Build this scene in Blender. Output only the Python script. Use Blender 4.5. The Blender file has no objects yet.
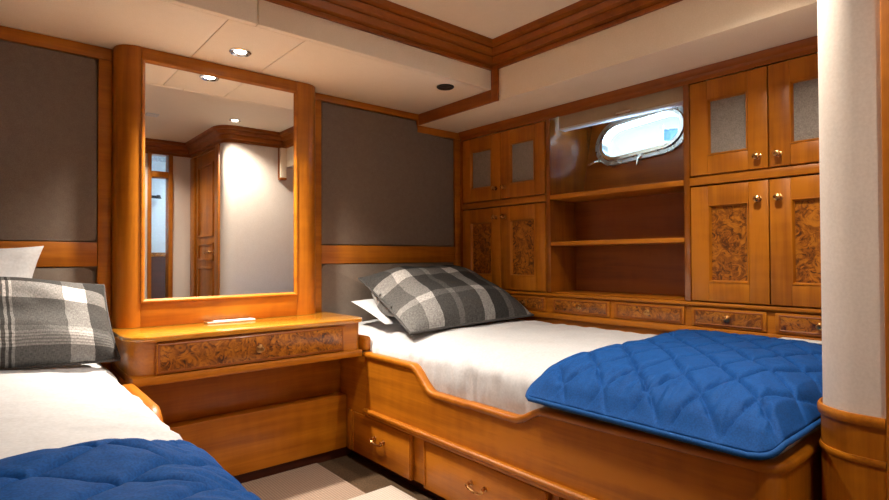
import bpy, bmesh, math, random
from math import sin, cos, pi, radians, sqrt, atan2
from mathutils import Vector, Matrix, noise

S = bpy.context.scene
COL = S.collection
H = 0.92            # camera height above the floor; everything below is written relative to the camera

# ------------------------------------------------------------------ camera
yaw, pitch, roll, F = radians(49.74), radians(0.795), radians(-0.237), 537.44
fw = Vector((cos(yaw) * cos(pitch), sin(yaw) * cos(pitch), sin(pitch)))
rt = Vector((sin(yaw), -cos(yaw), 0)); up = rt.cross(fw)
r2 = rt * cos(roll) + up * sin(roll); u2 = -rt * sin(roll) + up * cos(roll)
cam = bpy.data.cameras.new('camera'); cam_o = bpy.data.objects.new('camera', cam); COL.objects.link(cam_o)
cam_o.matrix_world = Matrix(((r2.x, u2.x, -fw.x, 0), (r2.y, u2.y, -fw.y, 0), (r2.z, u2.z, -fw.z, H), (0, 0, 0, 1)))
cam.sensor_fit = 'HORIZONTAL'; cam.sensor_width = 36; cam.lens = 36 * F / 889
cam.clip_start = 0.02
S.camera = cam_o

# ------------------------------------------------------------------ world, exposure
S.view_settings.view_transform = 'Standard'
S.view_settings.look = 'None'
S.view_settings.gamma = 1
S.view_settings.use_curve_mapping = False
S.view_settings.exposure = 0.15
W = bpy.data.worlds.new('daylight'); S.world = W; W.use_nodes = True
wn = W.node_tree; bgn = wn.nodes['Background']
bgn.inputs['Strength'].default_value = 1.0
tc = wn.nodes.new('ShaderNodeTexCoord'); sp = wn.nodes.new('ShaderNodeSeparateXYZ'); rp = wn.nodes.new('ShaderNodeValToRGB')
wn.links.new(tc.outputs['Generated'], sp.inputs[0]); wn.links.new(sp.outputs['Z'], rp.inputs[0]); wn.links.new(rp.outputs[0], bgn.inputs['Color'])
cr_ = rp.color_ramp
cr_.elements[0].position = 0.0; cr_.elements[0].color = (14, 20, 28, 1)          # glitter on the water
cr_.elements[1].position = 1.0; cr_.elements[1].color = (4, 6.5, 11, 1)
for p_, c_ in ((.08, (14, 20, 28, 1)), (.125, (1.2, 1.4, 1.4, 1)), (.20, (1.1, 1.3, 1.3, 1)), (.24, (.78, .96, 1.05, 1)), (.42, (.55, .84, .98, 1)), (.55, (6, 9, 14, 1))):
    e_ = cr_.elements.new(p_); e_.color = c_

WARM = (1.0, 0.90, 0.78)
def spot(x, y, z, power, angle=120, blend=0.6, size=0.03, color=WARM, name='downlight_beam'):
    l = bpy.data.lights.new(name, 'SPOT'); l.energy = power; l.color = color
    l.spot_size = radians(angle); l.spot_blend = blend; l.shadow_soft_size = size
    o = bpy.data.objects.new(name, l); COL.objects.link(o); o.location = (x, y, z + H)
    return o
# the cabin's recessed downlights; the last is an added, unseen front fill (fixtures are built further down, at the same places)
LAMPS_ON = [(0.755, 2.14, 0.82, 180, 112, 1.0), (1.39, 0.62, 1.03, 76, 135, .7), (0.78, 1.30, 1.03, 56, 122, .7), (0.90, -0.20, 1.03, 36, 125, .7)]
for x, y, z, p_, a_, b_ in LAMPS_ON:
    spot(x, y, z - 0.012, p_, a_, b_)

# ------------------------------------------------------------------ materials
def new_mat(name):
    m = bpy.data.materials.new(name); m.use_nodes = True
    nt = m.node_tree; return m, nt, nt.nodes['Principled BSDF']
def N(nt, t, **kw):
    n = nt.nodes.new(t)
    for k, v in kw.items(): setattr(n, k, v)
    return n
def ramp(nt, stops, interp='LINEAR'):
    n = N(nt, 'ShaderNodeValToRGB'); cr = n.color_ramp; cr.interpolation = interp
    while len(cr.elements) > 1: cr.elements.remove(cr.elements[-1])
    cr.elements[0].position = stops[0][0]; cr.elements[0].color = (*stops[0][1], 1)
    for p, c in stops[1:]:
        e = cr.elements.new(p); e.color = (*c, 1)
    return n
def bump(nt, src, bs, strength=0.2, dist=0.002):
    b = N(nt, 'ShaderNodeBump'); b.inputs['Strength'].default_value = strength; b.inputs['Distance'].default_value = dist
    nt.links.new(src, b.inputs['Height']); nt.links.new(b.outputs[0], bs.inputs['Normal'])
def plain(name, c, rough=0.5, metal=0.0, coat=0.0):
    m, nt, b = new_mat(name)
    b.inputs['Base Color'].default_value = (*c, 1); b.inputs['Roughness'].default_value = rough; b.inputs['Metallic'].default_value = metal
    b.inputs['Coat Weight'].default_value = coat
    t = N(nt, 'ShaderNodeTexCoord'); n = N(nt, 'ShaderNodeTexNoise'); n.inputs['Scale'].default_value = 40
    nt.links.new(t.outputs['Object'], n.inputs['Vector'])
    r = ramp(nt, [(0.3, (max(0, rough - .05),) * 3), (0.7, (min(1, rough + .05),) * 3)])
    nt.links.new(n.outputs[0], r.inputs[0]); nt.links.new(r.outputs[0], b.inputs['Roughness'])
    return m
def wood(name, axis, dark, light, rough=0.38, coat=0.08):
    m, nt, b = new_mat(name)
    t = N(nt, 'ShaderNodeTexCoord'); mp = N(nt, 'ShaderNodeMapping')
    sc = [9.0, 9.0, 9.0]; sc[axis] = 0.9; mp.inputs['Scale'].default_value = sc
    nt.links.new(t.outputs['Object'], mp.inputs['Vector'])
    n = N(nt, 'ShaderNodeTexNoise'); n.inputs['Scale'].default_value = 1.6; n.inputs['Detail'].default_value = 5; n.inputs['Distortion'].default_value = 0.8
    nt.links.new(mp.outputs[0], n.inputs['Vector'])
    mp2 = N(nt, 'ShaderNodeMapping'); sc2 = [140.0] * 3; sc2[axis] = 5.0; mp2.inputs['Scale'].default_value = sc2
    nt.links.new(t.outputs['Object'], mp2.inputs['Vector'])
    n2 = N(nt, 'ShaderNodeTexNoise'); n2.inputs['Scale'].default_value = 1.0; n2.inputs['Detail'].default_value = 3
    nt.links.new(mp2.outputs[0], n2.inputs['Vector'])
    # flame figure across the grain
    mp3 = N(nt, 'ShaderNodeMapping'); sc3 = [6.0] * 3; sc3[axis] = 30.0; mp3.inputs['Scale'].default_value = sc3
    nt.links.new(t.outputs['Object'], mp3.inputs['Vector'])
    n3 = N(nt, 'ShaderNodeTexNoise'); n3.inputs['Scale'].default_value = 0.8; n3.inputs['Detail'].default_value = 2
    nt.links.new(mp3.outputs[0], n3.inputs['Vector'])
    a = N(nt, 'ShaderNodeMath', operation='MULTIPLY_ADD'); nt.links.new(n2.outputs[0], a.inputs[0]); a.inputs[1].default_value = 0.35; nt.links.new(n.outputs[0], a.inputs[2])
    a2 = N(nt, 'ShaderNodeMath', operation='MULTIPLY_ADD'); nt.links.new(n3.outputs[0], a2.inputs[0]); a2.inputs[1].default_value = 0.30; nt.links.new(a.outputs[0], a2.inputs[2])
    r = ramp(nt, [(0.55, dark), (0.95, light)]); nt.links.new(a2.outputs[0], r.inputs[0])
    nt.links.new(r.outputs[0], b.inputs['Base Color'])
    b.inputs['Roughness'].default_value = rough; b.inputs['Coat Weight'].default_value = coat; b.inputs['Coat Roughness'].default_value = 0.14; b.inputs['Specular IOR Level'].default_value = 0.35
    bump(nt, n2.outputs[0], b, 0.04, 0.001)
    return m
HD, HL = (0.26, 0.070, 0.003), (0.46, 0.150, 0.006)
CD, CL = (0.19, 0.043, 0.003), (0.31, 0.084, 0.006)  # honey wood darkened and reddened: shade on mouldings, niche and corner stiles
WX = wood('honey_wood_grain_across', 0, HD, HL); WY = wood('honey_wood_grain_deep', 1, HD, HL); WZ = wood('honey_wood_grain_upright', 2, HD, HL)
KX = wood('shaded_wood_grain_across', 0, CD, CL); KY = wood('shaded_wood_grain_deep', 1, CD, CL); KZ = wood('shaded_wood_grain_upright', 2, CD, CL)
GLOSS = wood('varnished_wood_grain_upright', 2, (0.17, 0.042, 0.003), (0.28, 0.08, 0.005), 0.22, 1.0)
TOPW = wood('polished_table_wood', 0, (0.42, 0.14, 0.008), (0.60, 0.25, 0.02), 0.16, 0.8)
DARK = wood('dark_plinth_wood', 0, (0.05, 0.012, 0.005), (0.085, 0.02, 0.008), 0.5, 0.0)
def burl(name):
    m, nt, b = new_mat(name)
    t = N(nt, 'ShaderNodeTexCoord')
    n = N(nt, 'ShaderNodeTexNoise'); n.inputs['Scale'].default_value = 24; n.inputs['Detail'].default_value = 5; n.inputs['Distortion'].default_value = 2.6; n.inputs['Roughness'].default_value = 0.6
    nt.links.new(t.outputs['Object'], n.inputs['Vector'])
    v = N(nt, 'ShaderNodeTexVoronoi'); v.inputs['Scale'].default_value = 34
    mx = N(nt, 'ShaderNodeMix', data_type='RGBA'); mx.inputs[0].default_value = 0.12
    nt.links.new(t.outputs['Object'], mx.inputs[6]); nt.links.new(n.outputs[1], mx.inputs[7]); nt.links.new(mx.outputs[2], v.inputs['Vector'])
    a = N(nt, 'ShaderNodeMath', operation='MULTIPLY_ADD'); nt.links.new(v.outputs[0], a.inputs[0]); a.inputs[1].default_value = 0.35; nt.links.new(n.outputs[0], a.inputs[2])
    r = ramp(nt, [(0.42, (0.028, 0.006, 0.002)), (0.53, (0.10, 0.024, 0.003)), (0.66, (0.26, 0.078, 0.005)), (0.85, (0.46, 0.16, 0.012))])
    nt.links.new(a.outputs[0], r.inputs[0]); nt.links.new(r.outputs[0], b.inputs['Base Color'])
    b.inputs['Roughness'].default_value = 0.32; b.inputs['Coat Weight'].default_value = 0.25; b.inputs['Coat Roughness'].default_value = 0.14
    return m
BURL = burl('burl_veneer')
def cloth(name, c1, c2, scale=300, bstr=0.25, rough=0.9):
    m, nt, b = new_mat(name)
    t = N(nt, 'ShaderNodeTexCoord')
    w1 = N(nt, 'ShaderNodeTexNoise'); w1.inputs['Scale'].default_value = scale; w1.inputs['Detail'].default_value = 2
    nt.links.new(t.outputs['Object'], w1.inputs['Vector'])
    w2 = N(nt, 'ShaderNodeTexNoise'); w2.inputs['Scale'].default_value = scale * 0.12; w2.inputs['Detail'].default_value = 3
    nt.links.new(t.outputs['Object'], w2.inputs['Vector'])
    a = N(nt, 'ShaderNodeMath', operation='MULTIPLY_ADD'); nt.links.new(w2.outputs[0], a.inputs[0]); a.inputs[1].default_value = 0.3; nt.links.new(w1.outputs[0], a.inputs[2])
    r = ramp(nt, [(0.45, c1), (0.85, c2)]); nt.links.new(a.outputs[0], r.inputs[0]); nt.links.new(r.outputs[0], b.inputs['Base Color'])
    b.inputs['Roughness'].default_value = rough; b.inputs['Specular IOR Level'].default_value = 0.2
    bump(nt, w1.outputs[0], b, bstr, 0.001)
    return m
TAUPE = cloth('taupe_wall_cloth', (0.155, 0.120, 0.094), (0.215, 0.172, 0.138), 400)
CREAM = cloth('cream_vinyl', (0.82, 0.70, 0.52), (0.88, 0.76, 0.59), 220, 0.12, 0.6)
COLUMN = cloth('cream_wall_cloth', (0.68, 0.60, 0.52), (0.74, 0.66, 0.58), 160, 0.12)
LINEN = cloth('grey_linen_insert', (0.20, 0.170, 0.138), (0.31, 0.275, 0.235), 260, 0.3, 0.6)
SHEET = cloth('white_cotton', (0.52, 0.522, 0.53), (0.59, 0.592, 0.60), 120, 0.12)
QUILT = cloth('royal_blue_cotton', (0.002, 0.042, 0.18), (0.005, 0.074, 0.28), 260, 0.2, 0.75)
BIND = cloth('royal_blue_binding', (0.004, 0.050, 0.19), (0.008, 0.080, 0.27), 300, 0.2, 0.7)
BLINDC = cloth('beige_blind_cloth', (0.36, 0.26, 0.155), (0.44, 0.33, 0.21), 300, 0.1)
CARPET = cloth('brown_carpet', (0.050, 0.028, 0.013), (0.090, 0.054, 0.028), 150, 0.8)
def rib_rug(name, c1, c2):
    m, nt, b = new_mat(name)
    t = N(nt, 'ShaderNodeTexCoord'); w = N(nt, 'ShaderNodeTexWave', bands_direction='X'); w.inputs['Scale'].default_value = 30; w.inputs['Distortion'].default_value = 1.5; w.inputs['Detail'].default_value = 3; w.inputs['Detail Scale'].default_value = 4
    nt.links.new(t.outputs['Object'], w.inputs['Vector'])
    r = ramp(nt, [(0.1, c1), (0.9, c2)]); nt.links.new(w.outputs[1], r.inputs[0]); nt.links.new(r.outputs[0], b.inputs['Base Color'])
    b.inputs['Roughness'].default_value = 0.95; bump(nt, w.outputs[1], b, 0.5, 0.003)
    return m
RUG = rib_rug('ribbed_beige_wool', (0.25, 0.170, 0.118), (0.34, 0.245, 0.18))
MAT2 = rib_rug('ribbed_pale_wool', (0.42, 0.36, 0.30), (0.52, 0.455, 0.39))
BRASS = plain('polished_brass', (0.52, 0.29, 0.11), 0.28, 1.0)
CHROME = plain('chrome', (0.75, 0.76, 0.78), 0.15, 1.0)
STEEL = plain('brushed_steel', (0.55, 0.58, 0.62), 0.3, 1.0)
BLACK = plain('black_lamp_well', (0.012, 0.010, 0.009), 0.5)
WHITE = plain('white_card', (0.66, 0.64, 0.61), 0.5)
SEAM = plain('dark_seam', (0.10, 0.07, 0.045), 0.9)
TILE = plain('white_tile', (0.62, 0.72, 0.78), 0.25, 0, 0.3)
MARBLE = burl('dark_marble'); 
MIRROR = plain('mirror_glass', (0.93, 0.93, 0.92), 0.0, 1.0)
for _l in list(MIRROR.node_tree.links):
    if _l.to_socket.name == 'Roughness': MIRROR.node_tree.links.remove(_l)
MIRROR.node_tree.nodes['Principled BSDF'].inputs['Roughness'].default_value = 0.0
def emit(name, c, s):
    m, nt, b = new_mat(name); b.inputs['Emission Color'].default_value = (*c, 1); b.inputs['Emission Strength'].default_value = s; b.inputs['Base Color'].default_value = (*c, 1); return m
LAMP = emit('lit_lamp_lens', (1.0, 0.93, 0.82), 25)
COOL = emit('cool_fill_lens', (0.75, 0.9, 1.0), 12)
def pane(name):
    m, nt, b = new_mat(name)
    tr = N(nt, 'ShaderNodeBsdfTransparent'); tr.inputs[0].default_value = (0.95, 0.985, 1, 1); gl = N(nt, 'ShaderNodeBsdfGlossy'); gl.inputs['Roughness'].default_value = 0.02
    fr = N(nt, 'ShaderNodeFresnel'); fr.inputs[0].default_value = 1.45; mx = N(nt, 'ShaderNodeMixShader')
    nt.links.new(fr.outputs[0], mx.inputs[0]); nt.links.new(tr.outputs[0], mx.inputs[1]); nt.links.new(gl.outputs[0], mx.inputs[2])
    nt.links.new(mx.outputs[0], nt.nodes['Material Output'].inputs['Surface']); return m
GLASS = pane('window_pane')
def plaid(name, us, vs):
    m, nt, b = new_mat(name)
    uv = N(nt, 'ShaderNodeUVMap'); uv.uv_map = 'UVMap'; s = N(nt, 'ShaderNodeSeparateXYZ'); nt.links.new(uv.outputs[0], s.inputs[0])
    nz = N(nt, 'ShaderNodeTexNoise'); nz.inputs['Scale'].default_value = 9; nt.links.new(uv.outputs[0], nz.inputs['Vector'])
    outs = []
    for ax, st in (('X', us), ('Y', vs)):
        ad = N(nt, 'ShaderNodeMath', operation='MULTIPLY_ADD'); nt.links.new(nz.outputs[0], ad.inputs[0]); ad.inputs[1].default_value = 0.015; nt.links.new(s.outputs[ax], ad.inputs[2])
        r = ramp(nt, [(p, (v, v * 0.97, v * 0.93)) for p, v in st], 'CONSTANT'); nt.links.new(ad.outputs[0], r.inputs[0]); outs.append(r)
    # woven threads
    th = N(nt, 'ShaderNodeTexNoise'); th.inputs['Scale'].default_value = 1.0; th.inputs['Detail'].default_value = 2
    mp = N(nt, 'ShaderNodeMapping'); mp.inputs['Scale'].default_value = (60, 240, 1); nt.links.new(uv.outputs[0], mp.inputs['Vector']); nt.links.new(mp.outputs[0], th.inputs['Vector'])
    th2 = N(nt, 'ShaderNodeTexNoise'); th2.inputs['Scale'].default_value = 1.0; th2.inputs['Detail'].default_value = 2
    mp2 = N(nt, 'ShaderNodeMapping'); mp2.inputs['Scale'].default_value = (300, 40, 1); nt.links.new(uv.outputs[0], mp2.inputs['Vector']); nt.links.new(mp2.outputs[0], th2.inputs['Vector'])
    mx = N(nt, 'ShaderNodeMix', data_type='RGBA', blend_type='MULTIPLY'); mx.inputs[0].default_value = 1.0
    nt.links.new(outs[0].outputs[0], mx.inputs[6]); nt.links.new(outs[1].outputs[0], mx.inputs[7])
    sm = N(nt, 'ShaderNodeMath', operation='ADD'); nt.links.new(th.outputs[0], sm.inputs[0]); nt.links.new(th2.outputs[0], sm.inputs[1])
    mr = N(nt, 'ShaderNodeMapRange'); mr.inputs[1].default_value = 0.7; mr.inputs[2].default_value = 1.3; mr.inputs[3].default_value = 0.52; mr.inputs[4].default_value = 1.40
    nt.links.new(sm.outputs[0], mr.inputs[0])
    m2 = N(nt, 'ShaderNodeMix', data_type='RGBA', blend_type='MULTIPLY'); m2.inputs[0].default_value = 1.0
    gm = N(nt, 'ShaderNodeGamma'); gm.inputs[1].default_value = 0.55; nt.links.new(mx.outputs[2], gm.inputs[0]); nt.links.new(gm.outputs[0], m2.inputs[6]); nt.links.new(mr.outputs[0], m2.inputs[7])
    nt.links.new(m2.outputs[2], b.inputs['Base Color']); b.inputs['Roughness'].default_value = 0.9; b.inputs['Specular IOR Level'].default_value = 0.15
    bump(nt, sm.outputs[0], b, 0.2, 0.001)
    return m

# ------------------------------------------------------------------ mesh helpers
class MB:
    def __init__(self): self.bm = bmesh.new(); self.uv = None
    def box(self, x0, x1, y0, y1, z0, z1, bev=0.0, seg=2):
        bm = self.bm
        vs = [bm.verts.new((x, y, z)) for x in (x0, x1) for y in (y0, y1) for z in (z0, z1)]
        idx = [(0, 1, 3, 2), (4, 6, 7, 5), (0, 4, 5, 1), (2, 3, 7, 6), (0, 2, 6, 4), (1, 5, 7, 3)]
        fs = [bm.faces.new([vs[i] for i in f]) for f in idx]
        if bev > 0:
            es = list({e for f in fs for e in f.edges})
            bmesh.ops.bevel(bm, geom=es, offset=bev, segments=seg, profile=0.5, affect='EDGES', clamp_overlap=True)
        return self
    def prism(self, poly, fn, d0, d1, bev=0.0, seg=2):
        """poly: 2-D outline; fn(a, b, d) -> point; extruded from d0 to d1"""
        bm = self.bm
        lo = [bm.verts.new(fn(a, b, d0)) for a, b in poly]; hi = [bm.verts.new(fn(a, b, d1)) for a, b in poly]
        n = len(poly); fs = [bm.faces.new(lo[::-1]), bm.faces.new(hi)]
        for i in range(n): fs.append(bm.faces.new((lo[i], lo[(i + 1) % n], hi[(i + 1) % n], hi[i])))
        if bev > 0:
            es = list({e for f in fs[:2] for e in f.edges})
            bmesh.ops.bevel(bm, geom=es, offset=bev, segments=seg, profile=0.5, affect='EDGES', clamp_overlap=True)
        return self
    def sweep(self, path, prof, closed=False, fn=None):
        """2-D path with mitred corners, prof = [(offset to the left of travel, height)]"""
        bm = self.bm; fn = fn or (lambda a, b, z: (a, b, z)); n = len(path); rings = []
        for i in range(n):
            p = Vector(path[i]); dirs = []
            if closed or i > 0: dirs.append((p - Vector(path[i - 1])).normalized())
            if closed or i < n - 1: dirs.append((Vector(path[(i + 1) % n]) - p).normalized())
            ns = [Vector((-d.y, d.x)) for d in dirs]
            m = ns[0] if len(ns) == 1 else (ns[0] + ns[1]) / (1 + ns[0].dot(ns[1]))
            rings.append([bm.verts.new(fn(p.x + m.x * o, p.y + m.y * o, z)) for o, z in prof])
        k = len(prof)
        for i in range(n if closed else n - 1):
            a, b = rings[i], rings[(i + 1) % n]
            for j in range(k): bm.faces.new((a[j], b[j], b[(j + 1) % k], a[(j + 1) % k]))
        if not closed: bm.faces.new(rings[0]); bm.faces.new(rings[-1][::-1])
        return self
    def tube(self, pts, r, seg=8, closed=False):
        bm = self.bm; pts = [Vector(p) for p in pts]; n = len(pts); rings = []; up = Vector((0, 0, 1))
        prev = None
        for i, p in enumerate(pts):
            a = pts[i - 1] if (closed or i > 0) else p; b = pts[(i + 1) % n] if (closed or i < n - 1) else p
            d = (b - a).normalized()
            if prev is None:
                prev = d.orthogonal().normalized() if abs(d.z) > .95 else up.cross(d).normalized()
            u = (prev - d * prev.dot(d)).normalized(); prev = u; v = d.cross(u)
            rr = r[i] if isinstance(r, (list, tuple)) else r
            rings.append([bm.verts.new(p + (u * cos(2 * pi * j / seg) + v * sin(2 * pi * j / seg)) * rr) for j in range(seg)])
        for i in range(n if closed else n - 1):
            a, b = rings[i], rings[(i + 1) % n]
            for j in range(seg): bm.faces.new((a[j], a[(j + 1) % seg], b[(j + 1) % seg], b[j]))
        if not closed: bm.faces.new(rings[0][::-1]); bm.faces.new(rings[-1])
        return self
    def lathe(self, o, axis, prof, seg=20):
        """prof = [(radius, distance along axis)]"""
        bm = self.bm; o = Vector(o); d = Vector(axis).normalized(); u = d.orthogonal().normalized(); v = d.cross(u); rings = []
        for r, t in prof:
            if r < 1e-6: rings.append([bm.verts.new(o + d * t)] * seg)
            else: rings.append([bm.verts.new(o + d * t + (u * cos(2 * pi * j / seg) + v * sin(2 * pi * j / seg)) * r) for j in range(seg)])
        for a, b in zip(rings, rings[1:]):
            for j in range(seg):
                q = []
                for w in (a[j], a[(j + 1) % seg], b[(j + 1) % seg], b[j]):
                    if w not in q: q.append(w)
                if len(q) >= 3: bm.faces.new(q)
        for ring in (rings[0], rings[-1]):
            if ring[0] is not ring[1]: bm.faces.new(ring)
        return self
    def grid(self, fn, nu, nv, uv=False, flip=False):
        bm = self.bm
        if uv and self.uv is None: self.uv = bm.loops.layers.uv.new('UVMap')
        g = [[bm.verts.new(fn(i / nu, j / nv)) for j in range(nv + 1)] for i in range(nu + 1)]
        for i in range(nu):
            for j in range(nv):
                q = [(i, j), (i + 1, j), (i + 1, j + 1), (i, j + 1)]
                if flip: q = q[::-1]
                f = bm.faces.new([g[a][b] for a, b in q])
                if uv:
                    for l, (a, b) in zip(f.loops, q): l[self.uv].uv = (a / nu, b / nv)
        return g
    def obj(self, name, mat, parent=None, loc=None, ang=35, recalc=True):
        bm = self.bm
        if recalc: bmesh.ops.recalc_face_normals(bm, faces=bm.faces[:])
        org = Vector((0, 0, 0))
        if parent is not None:
            q = parent
            while q is not None: org += q.location; q = q.parent
            off = org.copy()
        else:
            if loc is None:
                xs = [v.co for v in bm.verts]
                loc = ((min(c.x for c in xs) + max(c.x for c in xs)) / 2, (min(c.y for c in xs) + max(c.y for c in xs)) / 2, min(c.z for c in xs))
            off = Vector((loc[0], loc[1], loc[2] + H))
        for v in bm.verts: v.co = v.co + Vector((0, 0, H)) - off
        me = bpy.data.meshes.new(name); bm.to_mesh(me); bm.free()
        for p in me.polygons: p.use_smooth = True
        me.set_sharp_from_angle(angle=radians(ang))
        me.materials.append(mat)
        o = bpy.data.objects.new(name, me); COL.objects.link(o)
        if parent is not None: o.parent = parent
        else: o.location = off
        return o
def thing(name, label, cat, loc, group=None):
    o = bpy.data.objects.new(name, None); COL.objects.link(o); o.location = (loc[0], loc[1], loc[2] + H); o.empty_display_size = 0.05
    return tag(o, label, cat, group)
def tag(o, label, cat, group=None):
    o['label'] = label; o['category'] = cat
    if group: o['group'] = group
    return o
def struct(o): o['kind'] = 'structure'; return o
def rounded(x0, x1, z0, z1, r, n=5):
    pts = []
    for cx, cz, a0 in ((x1 - r, z1 - r, 0), (x0 + r, z1 - r, 90), (x0 + r, z0 + r, 180), (x1 - r, z0 + r, 270)):
        for k in range(n + 1):
            a = radians(a0 + 90 * k / n); pts.append((cx + r * cos(a), cz + r * sin(a)))
    return pts
XZ = lambda a, b, d: (a, d, b)
YZ = lambda a, b, d: (d, a, b)
XY = lambda a, b, d: (a, b, d)

# ------------------------------------------------------------------ key planes
FL = -0.92                       # floor
YB = 2.45                        # head wall
XC = 2.187                       # face of the cabinets
YS, XS = 1.85, 1.88              # faces of the two soffits
Z1, Z2, ZC = 0.82, 0.757, 1.03   # soffit over the heads, soffit over the cabinets, high ceiling
YF = 0.387                       # face of the bulkhead at the foot of the bed
XA = 1.398                       # aisle face of the bulkhead
YW = -0.53                       # wall behind the camera
XL = -0.62                       # left wall

# ------------------------------------------------------------------ setting
struct(MB().box(XL - .1, 2.8, YW - 1.2, YB + .1, FL - .1, FL).obj('floor', CARPET))
struct(MB().box(XL - .1, 2.8, YW - .1, YB + .1, ZC, ZC + .08).obj('ceiling', CREAM))
struct(MB().box(XL - .1, 2.8, YB, YB + .1, FL, ZC).obj('wall_back', TAUPE))
struct(MB().box(XL - .1, XL, YW - .1, YB + .1, FL, ZC).obj('wall_left', WZ))
# soffit over the bed heads: three padded slabs with dark seams between them
sb = MB()
SX = [XL, 0.622, 0.905, XS]
for a, b in zip(SX, SX[1:]):
    sb.box(a + .0012, b - .0012, YS + .0265, YB, Z1, Z1 + .05, .002)
struct(sb.obj('ceiling_back', CREAM))
sv = MB()
for a, b in zip([XL, 0.715, XS], [0.715, XS]): sv.box(a + .0012, b - .0012, YS, YS + .026, Z1, ZC, .003)
struct(sv.obj('ceiling_back_face', CREAM))
struct(MB().box(XL, XS - .01, YS + .028, YB, Z1 + .051, ZC - .001).obj('ceiling_back_core', SEAM))
struct(MB().box(XS, 2.8, YW - .1, YB, Z2, ZC, .003).obj('ceiling_right', CREAM))
# hull side: upright behind the lower shelves, leaning outwards above, with the porthole cut through
HX = lambda z: 2.47 + .236 * (z - .356)
PO = Vector((HX(.613), 1.437, .613)); SL = Vector((.236, 0, 1)).normalized(); AY = Vector((0, -1, 0)); NR = SL.cross(AY).normalized()
if NR.x > 0: NR = -NR                                   # towards the cabin
TILT = radians(5.0)
def hull(a, b, d=0.0):                                   # a towards the foot of the bed, b up the hull, d into the cabin
    a2, b2 = a * cos(TILT) - b * sin(TILT), a * sin(TILT) + b * cos(TILT)
    return PO + AY * a2 + SL * b2 + NR * d
def stadium(hx, r, n=20):
    pts = []
    for k in range(n + 1): t = -pi / 2 + pi * k / n; pts.append((hx + r * cos(t), r * sin(t)))
    for k in range(n + 1): t = pi / 2 + pi * k / n; pts.append((-hx + r * cos(t), r * sin(t)))
    return pts
hw = MB(); bm = hw.bm
inn = stadium(.128, .103); outr = []
for a, b in inn:
    k = min((.72 / abs(a)) if abs(a) > 1e-6 else 9, (.44 / abs(b)) if abs(b) > 1e-6 else 9); outr.append((a * k, b * k))
vi = [bm.verts.new(hull(a, b)) for a, b in inn]; vo = [bm.verts.new(hull(a, b)) for a, b in outr]; vd = [bm.verts.new(hull(a, b, -.05)) for a, b in inn]
n_ = len(inn)
for i in range(n_):
    j = (i + 1) % n_
    bm.faces.new((vi[i], vi[j], vo[j], vo[i])); bm.faces.new((vi[i], vd[i], vd[j], vi[j]))
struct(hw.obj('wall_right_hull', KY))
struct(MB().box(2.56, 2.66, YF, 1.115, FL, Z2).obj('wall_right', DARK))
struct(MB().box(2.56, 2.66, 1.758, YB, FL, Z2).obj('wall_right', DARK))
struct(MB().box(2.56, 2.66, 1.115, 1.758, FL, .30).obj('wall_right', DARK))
# porthole
win = struct(MB().prism(stadium(.118, .093), lambda a, b, d: hull(a, b, d), -.034, -.028).obj('window_1', GLASS))
fr = MB()
def ring(mb, hx, r0, r1, d0, d1):
    A, B = stadium(hx, r0), stadium(hx, r1); b_ = mb.bm
    q = [[b_.verts.new(hull(x, y, d)) for x, y in P] for P, d in ((A, d0), (A, d1), (B, d1), (B, d0))]
    for k in range(4):
        u, v = q[k], q[(k + 1) % 4]
        for i in range(len(A)): j = (i + 1) % len(A); b_.faces.new((u[i], u[j], v[j], v[i]))
ring(fr, .128, .108, .130, .0005, .012)
fr.obj('window_frame', STEEL, win)
f2 = MB(); ring(f2, .124, .088, .106, -.036, .020); f2.obj('opening_ring', CHROME, win)
for a, b, ang in ((-.225, -.09, 200), (.01, -.118, 262)):
    c = radians(ang); d = Vector((cos(c), sin(c)))
    l = MB().tube([hull(a, b, .018), hull(a + d.x * .02, b + d.y * .02, .032), hull(a + d.x * .055, b + d.y * .055, .034)], [.007, .008, .006], 8)
    l.lathe(hull(a, b, .012), NR, [(0.011, 0), (.011, .014), (0, .016)], 12).obj('window_latch', CHROME, win)
# bulkhead at the bed foot, rounded towards the aisle; cloth above, wood wainscot below
def bulk(off):
    r = .082 + off; pts = [(2.60, YF + off)]
    cx, cy = XA + .082, YF - .082
    for k in range(9): t = radians(90 + 90 * k / 8); pts.append((cx + r * cos(t), cy + r * sin(t)))
    pts += [(XA - off, .258), (2.60, .258)]
    return pts
struct(MB().prism(bulk(0), XY, -.338, ZC).obj('wall_foot', COLUMN, ang=50))
wf = struct(MB().prism(bulk(.004), XY, FL, -.339).obj('wall_foot_wainscot', WZ, ang=50))
pth = bulk(.004)[:-2] + [(XA - .004, .2585)]
def rail(path, z0, z1, o): return MB().sweep(path, [(0, z0), (o * .7, z0), (o, z0 + (z1 - z0) * .3), (o, z1 - (z1 - z0) * .3), (o * .6, z1), (0, z1)])
pr = pth[::-1]                                            # travel so that 'left' is the cabin side
pr = [p for p in pr]
def left_is(path, pt):
    a, b = Vector(path[0]), Vector(path[1]); d = b - a; return (Vector((-d.y, d.x))).dot(Vector(pt) - a) > 0
if not left_is(pr, (0, .3)): pr = pr[::-1]
struct(rail(pr, -.354, -.332, .007).obj('trim_1', WX, ang=50))
struct(rail(pr, -.434, -.420, .004).obj('trim_2', WX, ang=50))
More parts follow.
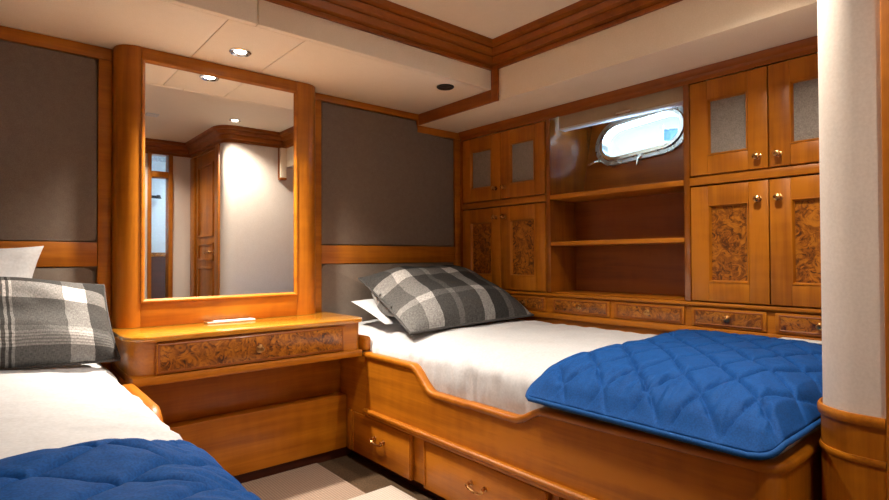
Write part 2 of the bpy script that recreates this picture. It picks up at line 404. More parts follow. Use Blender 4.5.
# aisle wall with the door, seen in the mirror
struct(MB().box(XA - .012, XA + .05, .165, .2575, FL, .925, .004).obj('trim_3', WZ))
struct(MB().box(XA + .004, XA + .05, -.53, .165, .90, ZC).obj('wall_aisle', WY))
struct(MB().box(XA - .012, XA + .05, -.53, -.41, FL, .90, .004).obj('trim_4', WZ))
d1 = MB().box(XA + .006, XA + .04, -.405, .16, FL + .01, .895, .003)
for y0, y1, z0, z1 in ((-.33, .085, .18, .80), (-.33, .085, -.02, .13), (-.33, .085, -.80, -.07)):
    for b in ((y0, y1, z1 - .02, z1), (y0, y1, z0, z0 + .02), (y0, y0 + .02, z0, z1), (y1 - .02, y1, z0, z1)): d1.box(XA - .004, XA + .01, *b, .003)
dr = struct(d1.obj('door_1', WZ))
MB().lathe((XA + .006, .115, .05), (-1, 0, 0), [(.026, 0), (.026, .006), (.009, .010), (.009, .04), (.014, .045), (.014, .055), (0, .058)]).tube([(XA - .042, .115, .05), (XA - .045, .04, .05), (XA - .043, .00, .045)], [.009, .008, .007]).obj('door_handle', BRASS, dr)
# wall behind the camera with a slim doorway to the washroom
OX0, OX1 = 1.07, 1.205
struct(MB().box(XL, OX0 - .03, YW - .1, YW, FL, ZC).obj('wall_front', COLUMN))
struct(MB().box(OX1 + .035, XA + .01, YW - .1, YW, FL, ZC).obj('wall_front_panel', COLUMN))
struct(MB().box(OX0 - .03, OX1 + .035, YW - .1, YW, .915, ZC).obj('wall_front_head', WX))
cas = MB()
cas.box(OX0 - .03, OX0, YW - .1, YW + .015, FL, .915, .003).box(OX1, OX1 + .035, YW - .1, YW + .015, FL, .915, .003).box(OX0, OX1, YW - .09, YW + .01, .71, .765, .003)
struct(cas.obj('trim_5', WZ))
# washroom
struct(MB().box(.5, .55, YW - 1.1, YW - .1, FL, ZC).obj('wall_washroom_left', TILE))
struct(MB().box(1.85, 1.9, YW - 1.1, YW - .1, FL, ZC).obj('wall_washroom_right', TILE))
struct(MB().box(.5, 1.9, YW - 1.15, YW - 1.1, FL, ZC).obj('wall_washroom_back', TILE))
struct(MB().box(.5, 1.9, YW - 1.15, YW - .1, ZC, ZC + .05).obj('ceiling_washroom', TILE))

# mouldings
CP = [(0, .912), (.012, .912), (.014, .926), (.010, .929), (.010, .932), (.026, .938), (.034, .962), (.030, .966), (.030, .969), (.046, .976), (.056, .994), (.052, .998), (.052, 1.001), (.070, 1.008), (.074, ZC), (0, ZC)]
arc = [p for p in bulk(0)[1:10]]
path = [(XL, YS), (XS, YS), (XS, YF)] + arc + [(XA, YW), (XL, YW)]
if left_is(path, (0, 1)): pass
else: path = path[::-1]
struct(MB().sweep(path, CP, closed=True).obj('trim_6', KX, ang=30))
# wooden strip that steps down from one soffit to the other
st = MB().box(XS - .014, XS - .0005, YS - .001, YB - .02, Z2, Z1 - .001, .002).box(XS - .014, XS - .0005, YS - .045, YS - .0015, Z2, .913, .002)
struct(st.obj('trim_7', KY))
bx_ = MB().box(1.83, 1.8785, YF + .001, .432, .665, .911, .002)
struct(bx_.obj('ceiling_right_drop', CREAM))
bt_ = MB().box(1.822, 1.8785, YF + .001, .436, .645, .6645, .003).box(1.820, 1.8295, YF + .001, YF + .018, .6646, .911, .002)
struct(bt_.obj('trim_11', KY))
# moulding along the top of the cabinets
struct(MB().sweep([(XC, YB - .03), (XC, YF + .002)][::-1], [(0, .706), (.004, .706), (.006, .722), (.016, .73), (.018, .745), (.026, .7555), (0, .7555)]).obj('trim_8', KY))

# head-wall joinery
def frame_left():
    m = MB()
    m.box(XL, .362, YB - .022, YB - .001, .772, Z1 - .001, .003)
    m.box(.316, .362, YB - .022, YB - .001, FL, .7715, .003)
    m.box(XL, .3155, YB - .020, YB - .001, -.029, .064, .004)
    return m
struct(frame_left().obj('trim_9', WX))
def frame_right():
    m = MB()
    m.box(1.203, XS - .0005, YB - .022, YB - .001, .785, Z1 - .001, .003)
    m.box(XS - .018, XC, YB - .022, YB - .001, .716, Z2 - .001, .003)
    m.box(XS - .018, XS - .0145, YB - .021, YB - .001, .757, .785)
    m.box(1.203, 1.258, YB - .022, YB - .001, FL, .7845, .003)
    m.box(2.142, XC, YB - .022, YB - .001, FL, .7155, .003)
    m.box(1.2585, 2.1415, YB - .020, YB - .001, -.029, .064, .004)
    return m
struct(frame_right().obj('trim_10', WX))
def pad(poly, label):
    m = MB().prism(poly, XZ, YB - .017, YB - .0008, .008, 4)
    return tag(m.obj('upholstered_panel', TAUPE, ang=60), label, 'wall panel', 'taupe padded panels of the head wall')
pad(rounded(XL + .01, .312, .068, .768, .012), 'tall taupe padded wall panel above the left bed, left of the mirror')
pad(rounded(XL + .01, .300, -.45, -.033, .025), 'low taupe padded headboard panel behind the left bed pillows')
pad([(1.262, .068), (2.138, .068), (2.138, .712), (XS - .022, .712), (XS - .022, .781), (1.262, .781)], 'tall taupe padded wall panel with a stepped top, between mirror and cabinets')
pad(rounded(1.262, 2.138, -.45, -.033, .020), 'low taupe padded headboard panel behind the right bed pillows')

# ------------------------------------------------------------------ mirror cabinet
mc = thing('wall_mirror', 'large framed wall mirror with rounded wooden sides above the dressing table', 'mirror', (.77, 2.42, -.262))
YM = 2.33
def mirror_out():
    pts = [(.363, YB - .001), (.363, YM + .07)]
    for k in range(9): t = radians(180 + 90 * k / 8); pts.append((.433 + .07 * cos(t), YM + .07 + .07 * sin(t)))
    for k in range(9): t = radians(270 + 90 * k / 8); pts.append((1.132 + .07 * cos(t), YM + .07 + .07 * sin(t)))
    pts += [(1.202, YB - .001)]
    return pts
# side posts, then head and foot rails
def post(x0, x1, pts): return [p for p in pts if x0 <= p[0] <= x1]
o_ = mirror_out()
lp = post(0, .4335, o_) + [(.444, YM), (.444, YB - .001)]
rp_ = [(1.083, YB - .001), (1.083, YM)] + post(1.1315, 2, o_)
MB().prism(lp, XY, -.2635, Z1 - .001).obj('side_post', WZ, mc, ang=50)
MB().prism(rp_, XY, -.2635, Z1 - .001).obj('side_post', WZ, mc, ang=50)
MB().box(.4445, 1.0825, YM, YB - .001, .775, Z1 - .001, .002).obj('head_rail', WX, mc)
MB().box(.4445, 1.0825, YM, YB - .001, -.2635, -.170, .002).obj('foot_rail', WX, mc)
gx0, gx1, gz0, gz1 = .458, 1.068, -.158, .764
bead = MB()
bead.sweep([(.4446, -.1698), (1.0824, -.1698), (1.0824, .7748), (.4446, .7748)], [(0, YM + .03), (0, YM - .006), (.006, YM - .006), (.012, YM + .002), (.0135, YM + .004), (.0135, YM + .03)], closed=True, fn=lambda a, b, z: (a, z, b))
bead.obj('bead_frame', WX, mc, ang=30)
MB().box(gx0, gx1, YM + .006, YM + .010, gz0, gz1).obj('mirror_glass', MIRROR, mc)
MB().box(.445, 1.082, YM + .031, YB - .002, -.169, .774).obj('backing', DARK, mc)

# ------------------------------------------------------------------ knobs, drawers and doors
def knob(o, axis, parent, r=.011, mat=None, name='knob'):
    k = r / .011
    return MB().lathe(o, axis, [(.010 * k, 0), (.010 * k, .002), (.005 * k, .004), (.0045 * k, .012 * k), (.009 * k, .015 * k), (.0115 * k, .020 * k), (.010 * k, .026 * k), (.005 * k, .029 * k), (0, .0295 * k)], 18).obj(name, mat or BRASS, parent)
def ring_pull(y, x, z, parent):
    m = MB().lathe((x, y, z), (-1, 0, 0), [(.013, 0), (.013, .003), (.006, .006), (.006, .014), (.009, .017), (0, .020)], 18)
    m.obj('knob', BRASS, parent)
def door(root, y0, y1, z0, z1, py0, py1, pz0, pz1, mat, ky, kz):
    x1, x0 = XC + .012, XC - .008
    d = MB()
    d.box(x0, x1, y0, py0, z0, z1, .0025).box(x0, x1, py1, y1, z0, z1, .0025).box(x0 + .0003, x1, py0, py1, z0, pz0, .002).box(x0 + .0003, x1, py0, py1, pz1, z1, .002)
    o = d.obj('door', WZ, root)
    b = MB().sweep([(py0, pz0), (py1, pz0), (py1, pz1), (py0, pz1)], [(0, x0 + .012), (0, x0 - .002), (.004, x0 - .003), (.008, x0 + .004), (.0095, x0 + .016), (0, x0 + .016)], closed=True, fn=lambda a, b, z: (z, a, b))
    b.obj('panel_bead', WZ, o, ang=30)
    MB().box(x0 + .013, x0 + .017, py0 + .0005, py1 - .0005, pz0 + .0005, pz1 - .0005).obj('door_panel', mat, o)
    knob((x0, ky, kz), (-1, 0, 0), o, .0125)
    return o
def cabinet(y0, y1, z0, z1, mat, kz, label, yfar=None, d=None):
    ym = (y0 + y1) / 2; t = thing('wall_cabinet', label, 'cabinet', ((XC + 2.4) / 2, ym, z0), 'wooden wall cabinets over the right bed')
    b = MB().box(XC + .013, 2.40, y0, y1, z0, z1, .002)
    b.obj('body', WZ, t)
    w = (y1 - y0) / 2; m_, g = d or (.068, .075), .004
    pz0, pz1 = z0 + g + m_[1], z1 - g - m_[1]
    lo = (y0 + g, ym - g / 2); hi = (ym + g / 2, y1 - g)
    for k, (a, b2) in enumerate((lo, hi)):
        door(t, a, b2, z0 + g, z1 - g, a + m_[0], b2 - m_[0], pz0, pz1, mat, (b2 - .032) if k == 0 else (a + .032), kz)
    return t
cabinet(1.769, 2.405, .322, .705, LINEN, .388, 'upper wooden cabinet with grey linen door panels, in the corner by the head wall')
cabinet(.440, 1.024, .322, .705, LINEN, .370, 'upper wooden cabinet with grey linen door panels, next to the cream column')
cabinet(1.769, 2.405, -.182, .284, BURL, .225, 'lower wooden cabinet with burl door panels, in the corner by the head wall')
cabinet(.440, 1.024, -.182, .284, BURL, .213, 'lower wooden cabinet with burl door panels, next to the cream column')

# open shelves below the porthole
sh = thing('shelf_unit', 'open wooden shelf niche under the porthole, between the cabinets', 'shelves', (2.3, 1.395, -.182))
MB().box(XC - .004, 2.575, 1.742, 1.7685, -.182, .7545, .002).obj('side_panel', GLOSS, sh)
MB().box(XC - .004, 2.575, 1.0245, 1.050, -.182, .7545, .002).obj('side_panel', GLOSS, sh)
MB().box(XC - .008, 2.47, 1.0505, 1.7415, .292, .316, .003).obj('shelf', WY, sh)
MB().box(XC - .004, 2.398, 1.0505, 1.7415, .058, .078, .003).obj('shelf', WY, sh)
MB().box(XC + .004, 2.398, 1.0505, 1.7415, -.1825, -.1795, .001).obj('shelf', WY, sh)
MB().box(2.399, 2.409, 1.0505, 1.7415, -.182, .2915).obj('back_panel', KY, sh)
# long rail between upper and lower doors
MB().box(XC - .010, XC + .0125, 1.769, 2.405, .2865, .3195, .004).obj('face_rail', WY, sh)
MB().box(XC - .010, XC + .0125, YF + .003, 1.024, .2865, .3195, .004).obj('face_rail', WY, sh)
# corner stile
MB().box(XC - .006, XC + .0125, 2.4065, YB - .023, -.182, .7055, .003).obj('corner_stile', KZ, sh)
MB().box(XC - .006, XC + .0125, YF + .003, .4385, -.182, .7055, .003).obj('corner_stile', KZ, sh)

# row of small drawers above the mattress
du = thing('drawer_unit', 'low wooden base with a row of small burl drawers along the right bed', 'drawers', (2.29, 1.41, -.60))
MB().box(XC + .004, 2.40, YF + .003, YB - .023, -.60, -.1835, .002).obj('body', WY, du)
MB().box(XC - .012, XC + .003, YF + .003, YB - .023, -.198, -.184, .004).obj('top_rail', WY, du)
MB().box(XC - .012, XC + .003, YF + .003, YB - .023, -.312, -.284, .005).obj('bottom_rail', WY, du)
for y0, y1 in ((2.10, 2.40), (1.775, 2.07), (1.402, 1.731), (1.052, 1.376), (.746, 1.023), (.44, .717)):
    z0, z1 = -.279, -.206
    d = MB().box(XC - .006, XC + .0035, y0, y1, z0, z1, .002)
    o = d.obj('drawer', WY, du)
    MB().box(XC - .0085, XC - .0055, y0 + .018, y1 - .018, z0 + .012, z1 - .012, .001).obj('burl_front', BURL, o)
    MB().sweep([(y0 + .012, z0 + .007), (y1 - .012, z0 + .007), (y1 - .012, z1 - .007), (y0 + .012, z1 - .007)], [(0, XC - .0055), (0, XC - .009), (.003, XC - .0105), (.006, XC - .009), (.006, XC - .0055)], closed=True, fn=lambda a, b, z: (z, a, b)).obj('bead', KY, o, ang=30)
    ring_pull((y0 + y1) / 2, XC - .008, (z0 + z1) / 2, o)

# roller blind rolled up over the porthole
rb = thing('roller_blind', 'beige blind rolled up above the porthole', 'blind', (2.24, 1.385, .645))
bl = [(2.262, .733), (2.232, .733)] + [(2.232 + .018 * cos(radians(a)), .715 + .018 * sin(radians(a))) for a in (110, 130, 150, 170, 180)] + [(2.212, .66), (2.214, .654), (2.262, .654)]
MB().prism(bl, lambda a, b, d: (a, d, b), 1.056, 1.705, .001).obj('cloth_roll', BLINDC, rb, ang=50)
MB().box(2.211, 2.262, 1.056, 1.705, .645, .6535, .003).obj('bottom_bar', WHITE, rb)
MB().box(2.203, 2.2105, 1.300, 1.375, .651, .666, .002).obj('pull_tab', CHROME, rb)

# ------------------------------------------------------------------ beds
def smooth(a, b, t): t = max(0, min(1, t)); t = t * t * (3 - 2 * t); return a + (b - a) * t
def capz(y):
    if y > 1.36: return smooth(-.496, -.410, (y - 1.545) / .135)
    return smooth(-.448, -.494, (y - 1.03) / .115) if y > 1.0 else -.448 + (.012) * min(1, (1.0 - y) / .6)
def bed(xf, s, label):
    """xf: front plane, s: +1 when the bed lies towards +x from it"""
    xw = 2.18 if s > 0 else XL + .002
    t = thing('captain_bed', label, 'bed', ((xf + xw) / 2, 1.4, FL), 'built-in wooden beds')
    def bx(m, d0, d1, *a, **k):
        p, q = xf + s * d0, xf + s * d1; return m.box(min(p, q), max(p, q), *a, **k)
    w = abs(xw - xf)
    ya, yb = .405, 2.424
    bx(MB(), .022, w, ya + .02, yb, -.87, -.56, .002).obj('base', WY, t)
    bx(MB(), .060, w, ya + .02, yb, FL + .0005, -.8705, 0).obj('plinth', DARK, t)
    # side board with the S-shaped dip, rounded into the foot board
    ys = [ya + .05 + (2.012 - ya - .05) * k / 90 for k in range(91)]
    poly = [(y, capz(y) - .024) for y in ys]
    poly = [(ys[0], -.665)] + poly + [(ys[-1], -.665)]
    MB().prism(poly, lambda a, b, d: (xf + s * d, a, b), .004, .026).obj('side_board', WY, t)
    bx(MB(), .0125, .0265, 2.0125, yb, -.87, -.436, .001).obj('head_end_board', WY, t)
    # cap rail follows the dip and turns the foot corner
    m = MB(); bm_ = m.bm; R = .055; line = []
    for y in reversed([ya + R + (2.02 - ya - R) * k / 110 for k in range(111)]): line.append((0.0, y, capz(y), (1.0, 0.0)))
    for k in range(1, 9):
        a = radians(90 * k / 8); line.append((R - R * cos(a), ya + R - R * sin(a), capz(ya + R), (cos(a), sin(a))))
    line.append((w - .02, ya, capz(ya), (0.0, 1.0)))
    prof = [(-.004, -.020), (-.007, -.012), (-.006, -.004), (0.0, 0.0), (.024, 0.0), (.030, -.004), (.030, -.020)]
    rings = []
    for i, (dx, y, z, nv) in enumerate(line):
        # drop the profile square to the slope
        y_a = line[max(0, i - 1)]; y_b = line[min(len(line) - 1, i + 1)]
        sl = 0.0
        if nv == (1.0, 0.0) and abs(y_b[1] - y_a[1]) > 1e-6: sl = (y_b[2] - y_a[2]) / (y_b[1] - y_a[1])
        c = 1 / sqrt(1 + sl * sl)
        rings.append([bm_.verts.new((xf + s * (dx + nv[0] * o), y + nv[1] * o - h * sl * c, z + h * c)) for o, h in prof])
    for a, b in zip(rings, rings[1:]):
        for j in range(len(prof)): bm_.faces.new((a[j], b[j], b[(j + 1) % 7], a[(j + 1) % 7]))
    bm_.faces.new(rings[0]); bm_.faces.new(rings[-1])
    m.obj('cap_rail', WY, t, ang=50)
    # foot board with its rounded corner
    fb = [(xf + s * .004, ya + .0505)]
    for k in range(9): a = radians(90 * k / 8); fb.append((xf + s * (.051 - .047 * cos(a)), ya + .0505 - .047 * sin(a)))
    fb += [(xf + s * (w - .02), ya + .0035), (xf + s * (w - .02), ya + .0195), (xf + s * .05, ya + .0195), (xf + s * .026, ya + .0505)]
    MB().prism(fb, XY, -.87, -.457).obj('foot_board', WZ, t, ang=50)
    # ledge under the board and the drawers below it
    lg = MB()
    sgn = 1 if s > 0 else -1
    lp_ = [(xf + s * .021, 2.012), (xf + s * .021, ya + .052)]
    pf = [(0, -.686), (.026, -.684), (.031, -.676), (.031, -.670), (.036, -.664), (.036, -.657), (.030, -.653), (0, -.653)]
    if not left_is(lp_, (xf - s, 1)): lp_ = lp_[::-1]
    lg.sweep(lp_, pf).obj('ledge_moulding', WY, t, ang=30)
    MB().box(min(xf + s * .004, xf + s * .020), max(xf + s * .004, xf + s * .020), 2.145, 2.175, -.87, -.69, .002).obj('stile', WZ, t)
    for y0, y1 in ((1.690, 2.128), (1.016, 1.608), (.48, .98)):
        d = bx(MB(), .004, .021, y0, y1, -.868, -.692, .0025).obj('drawer', WY, t)
        for q in (y0 + .004, y1 - .010): bx(MB(), .000, .0045, q, q + .006, -.866, -.694, .0015).obj('edge_bead', WY, d)
        yc = (y0 + y1) / 2
        hm = MB()
        for q in (-.034, .034): hm.lathe((xf + s * .004, yc + q, -.766), (-s, 0, 0), [(.009, 0), (.009, .003), (.005, .005), (.005, .020), (0, .022)], 12)
        hm.tube([(xf - s * .014, yc + .042 * cos(a), -.766 - .017 * sin(a)) for a in [pi * k / 12 for k in range(13)]], .0042, 8)
        hm.obj('handle', BRASS, d)
    if s > 0: bx(MB(), .002, .040, 2.0225, 2.40, -.412, -.345, .014, seg=4).obj('rail_end', WY, t)
    return t
bed(1.25, 1, 'built-in wooden bed with drawers below the wall cabinets')
bed(.36, -1, 'built-in wooden bed on the left side of the dressing table')

def mattress(x0, x1, s, label, seed, R=.055, dz=0.0, wk=1.0):
    y0, y1, zt, zb = .432, 2.415, -.325, -.558
    xf = x0 if s > 0 else x1; w = x1 - x0; m = MB()
    # cross-section from the bottom of the front, over the top, down the back
    sec = [(0, zb), (0, -.50), (-.004, -.47), (-.003, -.44)] + [(R - R * cos(radians(a)), -.41 + .05 * sin(radians(a))) for a in range(0, 91, 15)]
    sec += [(R + (w - 2 * R) * k / 40, -.36 + .035 * (1 - (1 - min(1, k / 14)) ** 2)) for k in range(1, 41)]
    sec += [(w - .02, -.335), (w, -.36), (w, zb)]
    ny = 280
    def f(i, j):
        d, z = sec[i]; v = j / ny; y = y0 + (y1 - y0) * v
        e = v * (y1 - y0)
        if e < .13: z = z - (.065 * (1 - e / .13) ** 2 if z > -.45 else 0)
        x = xf + s * d
        p = Vector((x * 2.2 + seed, y * 3.2, z)); wr = noise.noise(p * 1.6) * .007 + noise.noise(Vector((x * 7 + y * 5, y * 17 + seed, 0))) * .0045 + noise.noise(Vector((x * 30, y * 42 + seed, 0))) * .0012
        ed = max(0, 1 - d / .25)
        wr += ed * (noise.noise(Vector((x * 14, y * 26 + seed, z * 10))) * .010 + noise.noise(Vector((x * 30, y * 55, seed))) * .004)
        if z > -.42 and d < w - .03: z += wr
        wr *= wk
        if d < .16 and z > -.5: z -= .035 * (1 - d / .16) * smooth(1, 0, (y - .98) / .18)
        if z > -.5: z += dz
        if d < .03: x += -s * (abs(wr) * 1.0 - .001)
        return (x, y, z)
    g = [[m.bm.verts.new(f(i, j)) for j in range(ny + 1)] for i in range(len(sec))]
    for i in range(len(sec) - 1):
        for j in range(ny): m.bm.faces.new((g[i][j], g[i + 1][j], g[i + 1][j + 1], g[i][j + 1]))
    m.bm.faces.new([g[i][0] for i in range(len(sec))]); m.bm.faces.new([g[i][ny] for i in range(len(sec))][::-1])
    m.bm.faces.new([g[0][j] for j in range(ny + 1)] + [g[-1][j] for j in range(ny, -1, -1)])
    o = m.obj('mattress', SHEET, ang=60)
    return tag(o, label, 'mattress', 'white sheeted mattresses')
mattress(1.282, 2.166, 1, 'white sheeted mattress on the right bed under the cabinets', 3.1)
mattress(XL + .012, .333, -1, 'white sheeted mattress on the left bed, cut off by the photo edge', 8.7, .09, -.012, .45)

def quilt(xf, s, w, y0, ytop, label, seed, wave, prof, foot=False):
    """prof: [(distance in from the front edge, height)]"""
    m = MB(); nu, nv = 240, 200
    def pz(d):
        for (a, za), (b, zb) in zip(prof, prof[1:]):
            if d <= b: t = (d - a) / (b - a); return za + (zb - za) * t
        return prof[-1][1]
    def fz(d): return sum(pz(max(0, d + q)) for q in (-.02, -.01, 0, .01, .02)) / 5
    def fpz(q):
        for (a, za), (b, zb) in zip(((0, -.385), (.05, -.345), (.12, -.322), (.22, -.308), (9, -.29)), ((.05, -.345), (.12, -.322), (.22, -.308), (9, -.29))):
            if q <= b: return za + (zb - za) * (q - a) / (b - a)
        return 0
    def puff(x, y):
        P = .108
        def cell(q): q = (q / P) % 1.0; return 1 - (1 - min(q, 1 - q) * 2) ** 7
        wx = noise.noise(Vector((x * 4, y * 4, seed))) * .018
        a, b = (x * .65 - y * .76 + wx), (y * .95 + x * .30 + wx)
        return (min(cell(a), cell(b + .03))) ** .8
    def f(u, v):
        d = u * w; yy = ytop(d); lo = y0
        rc = .055
        if d < rc: lo = y0 + rc - sqrt(max(0, rc * rc - (rc - d) ** 2))
        if d < rc * .9: yy -= (rc * .9 - sqrt(max(0, (rc * .9) ** 2 - (rc * .9 - d) ** 2))) * .6
        y = lo + (yy - lo) * v; x = xf + s * d
        q = y - lo
        z = min(fz(d), fpz(q)) if foot else fz(d)
        e = min(d, (1 - u) * w + .03, (y - lo) + .004, (yy - y) + .004)
        k = max(0, min(1, e / .05)); k2 = max(0, min(1, min((1 - u) * w + .03, (yy - y) + .004) / .09) * min(1, min(d, q) / .035))
        pf = puff(x + seed, y)
        z += k2 * (.019 * pf - .004) + (.012 * k) + k * (1 - pf) * noise.noise(Vector((x * 55, y * 55, seed))) * .006
        z += k * (noise.noise(Vector((x * 9 + seed, y * 9, 1))) * .006 + noise.noise(Vector((x * 30, y * 30, seed))) * .0022)
        fe = max(0, 1 - abs(d - .10) / .14) * k
        z += fe * (noise.noise(Vector((x * 10, y * 46 + seed, 2))) * .009 + noise.noise(Vector((x * 16, y * 95 + seed, 4))) * .005)
        z += wave(x, y)
        return (x, y, z)
    m.grid(f, nu, nv)
    edge = [f(k / nu, 0) for k in range(nu + 1)] + [f(1, k / nv) for k in range(1, nv + 1)] + [f(1 - k / nu, 1) for k in range(1, nu + 1)] + [f(0, 1 - k / nv) for k in range(1, nv)]
    o = m.obj('quilt', QUILT, ang=80)
    if o.data.polygons[0].normal.z < 0: o.data.flip_normals()
    so = o.modifiers.new('thickness', 'SOLIDIFY'); so.thickness = .020; so.offset = -1
    tag(o, label, 'quilt', 'folded blue quilts')
    pts = []
    for p in edge:
        q = Vector((p[0], p[1], p[2] - .008))
        if not pts or (q - pts[-1]).length > .006: pts.append(q)
    MB().tube(pts, .0075, 8, closed=True).obj('binding', BIND, o, ang=80)
    return o
quilt(1.222, 1, .938, .402, lambda d: 1.066 + .012 * sin(d * 9) + .02 * max(0, 1 - d / .08), 'royal blue quilted blanket over the foot of the right bed', 1.7, lambda x, y: 0,
      [(0, -.416), (.05, -.380), (.12, -.345), (.22, -.325), (.4, -.314), (2, -.305)], True)
def wv(x, y): return .022 * max(0, 1 - ((x - .13) ** 2 + (y - 1.06) ** 2) / .02) + .014 * max(0, 1 - ((x + .05) ** 2 + (y - .95) ** 2) / .02)
quilt(.380, -1, .965, .42, lambda d: 1.085 + .25 * max(0, 1 - d / .16) + .02 * sin(d * 14), 'royal blue quilted blanket over the foot of the left bed', 5.2, wv,
      [(0, -.462), (.012, -.444), (.035, -.425), (.07, -.398), (.12, -.364), (.18, -.343), (.30, -.327), (2, -.318)])

# ------------------------------------------------------------------ pillows
def pillow(c00, c10, c11, c01, thick, mat, name, label, group, seed, pipe=None, sag=0.0, pinch=.05, dent=None):
    """corners: front-left, front-right, top-right, top-left of the visible face"""
    A, B, C, D = map(Vector, (c00, c10, c11, c01)); nrm = (B - A).cross(D - A).normalized()
    m = MB(); n = 46
    def base(u, v):
        # edges bow inwards between the corner ears
        uu = u + pinch * (0.5 - u) * 4 * v * (1 - v) * .5; vv = v + pinch * (0.5 - v) * 4 * u * (1 - u) * .5
        return A * (1 - uu) * (1 - vv) + B * uu * (1 - vv) + C * uu * vv + D * (1 - uu) * vv
    def bul(u, v):
        a = max(0, 1 - abs(2 * u - 1) ** 2.6); b = max(0, 1 - abs(2 * v - 1) ** 2.6); return (a * b) ** .55
    def top(u, v):
        p = base(u, v); h = bul(u, v) * thick
        h += bul(u, v) * (noise.noise(Vector((u * 3 + seed, v * 3, 0))) * .022 + noise.noise(Vector((u * 9 + seed, v * 7, 3))) * .008)
        if dent: h -= dent[2] * max(0, 1 - ((u - dent[0]) ** 2 + ((v - dent[1]) * .8) ** 2) / dent[3] ** 2) ** 2
        return p + nrm * h
    def bot(u, v):
        p = base(u, v); return p - nrm * bul(u, v) * thick * .12
    g1 = m.grid(top, n, n, uv=True); g2 = m.grid(bot, n, n, uv=True, flip=True)
    bmesh.ops.remove_doubles(m.bm, verts=m.bm.verts[:], dist=.0008)
    o = m.obj(name, mat, ang=80)
    tag(o, label, 'pillow', group)
    if pipe:
        ed = [base(k / n, 0) for k in range(n)] + [base(1, k / n) for k in range(n)] + [base(1 - k / n, 1) for k in range(n)] + [base(0, 1 - k / n) for k in range(n)]
        MB().tube(ed, .0055, 8, closed=True).obj('piping', pipe, o, ang=80)
    return o
PLR = plaid('grey_plaid_wool', [(0, .16), (.14, .52), (.25, .035), (.36, .10), (.41, .035), (.57, .36), (.66, .012), (.78, .07), (.83, .03), (.95, .26)], [(0, .17), (.22, .42), (.29, .09), (.60, .48), (.74, .035)])
PLL = plaid('grey_check_wool', [(0, .30), (.2, .05), (.42, .42), (.50, .70), (.515, .05), (.53, .70), (.542, .05), (.555, .65), (.567, .05), (.58, .65), (.592, .17), (.80, .75), (.90, .06)], [(0, .09), (.13, .42), (.145, .20), (.16, .46), (.175, .20), (.19, .44), (.205, .20), (.22, .48), (.235, .22), (.25, .44), (.27, .22), (.32, .11), (.64, .72), (.83, .04)])
PIPE = cloth('grey_piping', (.045, .042, .040), (.10, .095, .09), 300)
pillow((1.36, 2.02, -.300), (2.12, 2.08, -.300), (2.12, 2.36, -.235), (1.365, 2.33, -.215), .040, SHEET, 'pillow', 'white pillow under the grey plaid pillow on the right bed', 'white pillows', 2.0)
pillow((1.335, 1.80, -.315), (2.150, 1.83, -.300), (2.135, 2.36, -.075), (1.445, 2.385, -.105), .115, PLR, 'pillow', 'grey and black plaid pillow leaning on the right bed headboard', 'plaid pillows', 4.0, PIPE, dent=(.0, .52, .05, .25))
pillow((-.46, 2.30, -.30), (.12, 2.32, -.28), (.150, 2.40, .048), (-.30, 2.40, .06), .07, SHEET, 'pillow', 'white pillow standing behind the plaid pillow on the left bed', 'white pillows', 6.0, pinch=.22)
pillow((-.34, 2.12, -.332), (.345, 2.145, -.348), (.318, 2.30, -.098), (-.34, 2.30, -.02), .11, PLL, 'pillow', 'grey checked pillow on the left bed, cut by the photo edge', 'plaid pillows', 9.0, PIPE)

# ------------------------------------------------------------------ dressing table
dt = thing('dressing_table', 'built-in wooden dressing table with a burl drawer under the mirror', 'table', (.80, 2.25, FL))
def desk_out(x0, x1, yf, rl, rr):
    pts = [(x1, YB - .024), (x1, yf + rr)]
    for k in range(1, 9): t = radians(90 * k / 8); pts.append((x1 - rr + rr * cos(t), yf + rr - rr * sin(t)))
    for k in range(0, 9): t = radians(90 * k / 8); pts.append((x0 + rl - rl * sin(t), yf + rl - rl * cos(t)))
    pts += [(x0, YB - .024)]
    return pts
MB().prism(desk_out(.346, 1.266, 2.018, .10, .06), XY, -.2805, -.2645, .004, 3).obj('table_top', TOPW, dt, ang=40)
MB().prism(desk_out(.363, 1.246, 2.036, .085, .035), XY, -.398, -.281).obj('apron', WX, dt, ang=40)
dd = MB().box(.434, 1.155, 2.026, 2.0355, -.394, -.288, .002).obj('drawer', WX, dt)
MB().box(.446, 1.143, 2.0235, 2.0262, -.386, -.296, .001).obj('burl_front', BURL, dd)
MB().sweep([(.440, -.390), (1.149, -.390), (1.149, -.292), (.440, -.292)], [(0, 2.0258), (0, 2.023), (.003, 2.0215), (.006, 2.0225), (.006, 2.0258)], closed=True, fn=lambda a, b, z: (a, z, b)).obj('bead', KX, dd, ang=30)
MB().lathe((.79, 2.0235, -.345), (0, -1, 0), [(.016, 0), (.016, .003), (.006, .006), (.006, .014), (.011, .018), (.011, .022), (0, .025)], 20).obj('knob', BRASS, dd)
MB().box(.362, 1.2435, 2.0225, YB - .024, -.428, -.3985, .005).obj('ledge', WX, dt)
MB().box(.362, 1.2615, 2.250, YB - .024, -.628, -.4285, .001).obj('upper_panel', WX, dt)
MB().box(.362, 1.2615, 2.190, YB - .024, -.8715, -.6285, .006).obj('lower_panel', WX, dt)
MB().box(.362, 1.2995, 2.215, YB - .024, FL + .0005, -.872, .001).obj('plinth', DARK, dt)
# white folder lying on the table
bk = MB().box(.672, .868, 2.272, 2.323, -.2640, -.2575, .0015)
bk = bk.obj('folder', WHITE); tag(bk, 'slim white folder lying on the dressing table against the mirror', 'folder')
sp_ = MB().box(.670, .700, 2.273, 2.322, -.2572, -.2552, .0008).obj('clip', CHROME, bk)
# white strip at the drawers
tag(MB().box(2.118, 2.170, .535, .690, -.2955, -.2895, .002).obj('paper_strip', WHITE), 'narrow white strip lying at the far quilt edge below the drawers', 'strip')

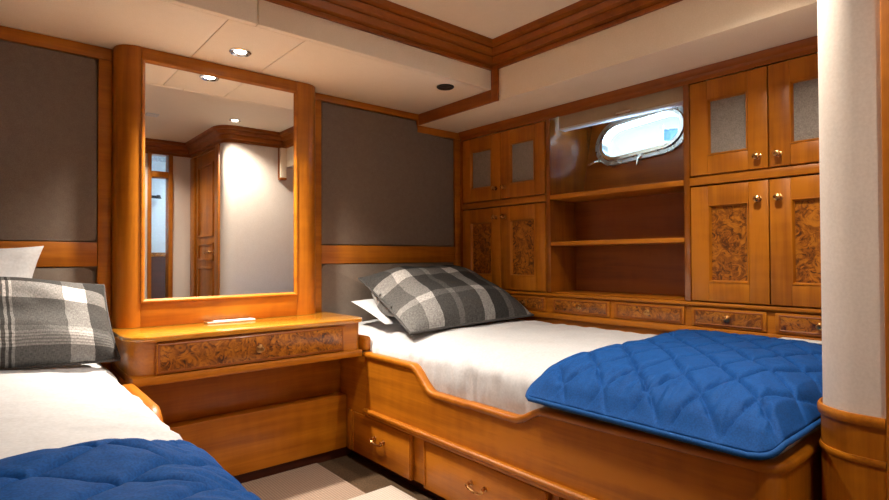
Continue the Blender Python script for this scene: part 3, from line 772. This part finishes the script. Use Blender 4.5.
# ------------------------------------------------------------------ floor mats
tag(MB().box(.42, 1.118, .9, 2.205, FL + .0005, FL + .010, .004).obj('rug', RUG), 'ribbed beige rug in the aisle before the dressing table', 'rug', 'aisle rugs')
tag(MB().box(.80, 1.222, .75, 1.775, FL + .0105, FL + .020, .004).obj('rug', MAT2), 'small pale mat on top of the beige rug beside the right bed', 'rug', 'aisle rugs')

# ------------------------------------------------------------------ downlights
def downlight(x, y, z, on, label):
    t = thing('ceiling_downlight', label, 'ceiling light', (x, y, z), 'recessed ceiling downlights')
    r = .042
    MB().lathe((x, y, z - .0004), (0, 0, -1), [(r * .55, .0003), (r, 0), (r * 1.0, .004), (r * .90, .007), (r * .78, .006), (r * .55, .001)], 28).obj('bezel', CHROME if on else BLACK, t)
    MB().lathe((x, y, z - .0006), (0, 0, -1), [(r * .54, 0), (r * .54, .0015), (r * .3, .003), (0, .0035)], 24).obj('lens', LAMP if on else BLACK, t)
LBL = ['lit chrome downlight in the low ceiling above the dressing table', 'lit downlight in the high ceiling near the bed foot, seen in the mirror', 'lit downlight in the high ceiling above the aisle, outside the photo', 'added fill downlight in the high ceiling by the wall behind the camera, outside the photo']
for (x, y, z, p_, a_, b_), lb in zip(LAMPS_ON, LBL): downlight(x, y, z, True, lb)
downlight(1.665, 1.955, Z1, False, 'unlit dark downlight in the low ceiling near the corner step')
v_ = MB().box(.84, .92, .37, .45, ZC - .008, ZC - .0005, .002)
tag(v_.obj('ceiling_vent', WHITE), 'small white ceiling vent seen in the mirror', 'vent')

# ------------------------------------------------------------------ washroom behind the doorway
sa = thing('shower_arm', 'dark shower arm on the washroom wall, seen in the mirror', 'shower', (1.0, YW - 1.09, .50))
MB().tube([(1.24, YW - 1.0995, .64), (1.24, YW - 1.04, .645), (1.345, YW - 1.03, .645)], .016).obj('arm', BLACK, sa)
MB().lathe((1.35, YW - 1.03, .665), (0, 0, -1), [(.018, 0), (.022, .02), (.03, .035), (0, .037)], 16).obj('shower_head', BLACK, sa)
vn = thing('vanity', 'dark washroom counter seen low in the mirror', 'counter', (1.2, YW - .9, FL))
MB().box(.60, 1.84, YW - 1.095, YW - .62, FL + .0005, .02, .004).obj('cabinet_body', DARK, vn)
MB().box(.58, 1.845, YW - 1.097, YW - .60, .0205, .06, .006).obj('counter_top', BURL, vn)
cl_ = thing('added_washroom_fixture', 'added cool round washroom lamp, placed out of sight', 'ceiling light', (1.62, YW - .7, ZC))
MB().lathe((1.62, YW - .7, ZC - .0005), (0, 0, -1), [(.09, 0), (.09, .02), (.05, .03), (0, .032)], 24).obj('diffuser', COOL, cl_)
spot(1.62, YW - .7, ZC - .04, 26, 160, .8, .08, (.75, .9, 1.0), 'washroom_fill')  # added lamp, kept out of sight, that gives the washroom its cool light
# flag flying on the quay outside the porthole
fg = thing('flag', 'small blue flag on a pole, seen far outside the porthole', 'flag', (9.0, 4.68, FL))
MB().tube([(9.0, 4.68, FL), (9.0, 4.68, 2.30)], .012).obj('pole', STEEL, fg)
fm = MB(); fm.grid(lambda u, v: (9.0 + .03 * sin(u * 7), 4.672 - u * .24, 2.03 + .20 * v - .06 * u + .03 * u * u), 14, 6)
fm = fm.obj('cloth', plain('blue_flag_cloth', (.010, .04, .075), .8), fg)
fm.modifiers.new('thickness', 'SOLIDIFY').thickness = .004
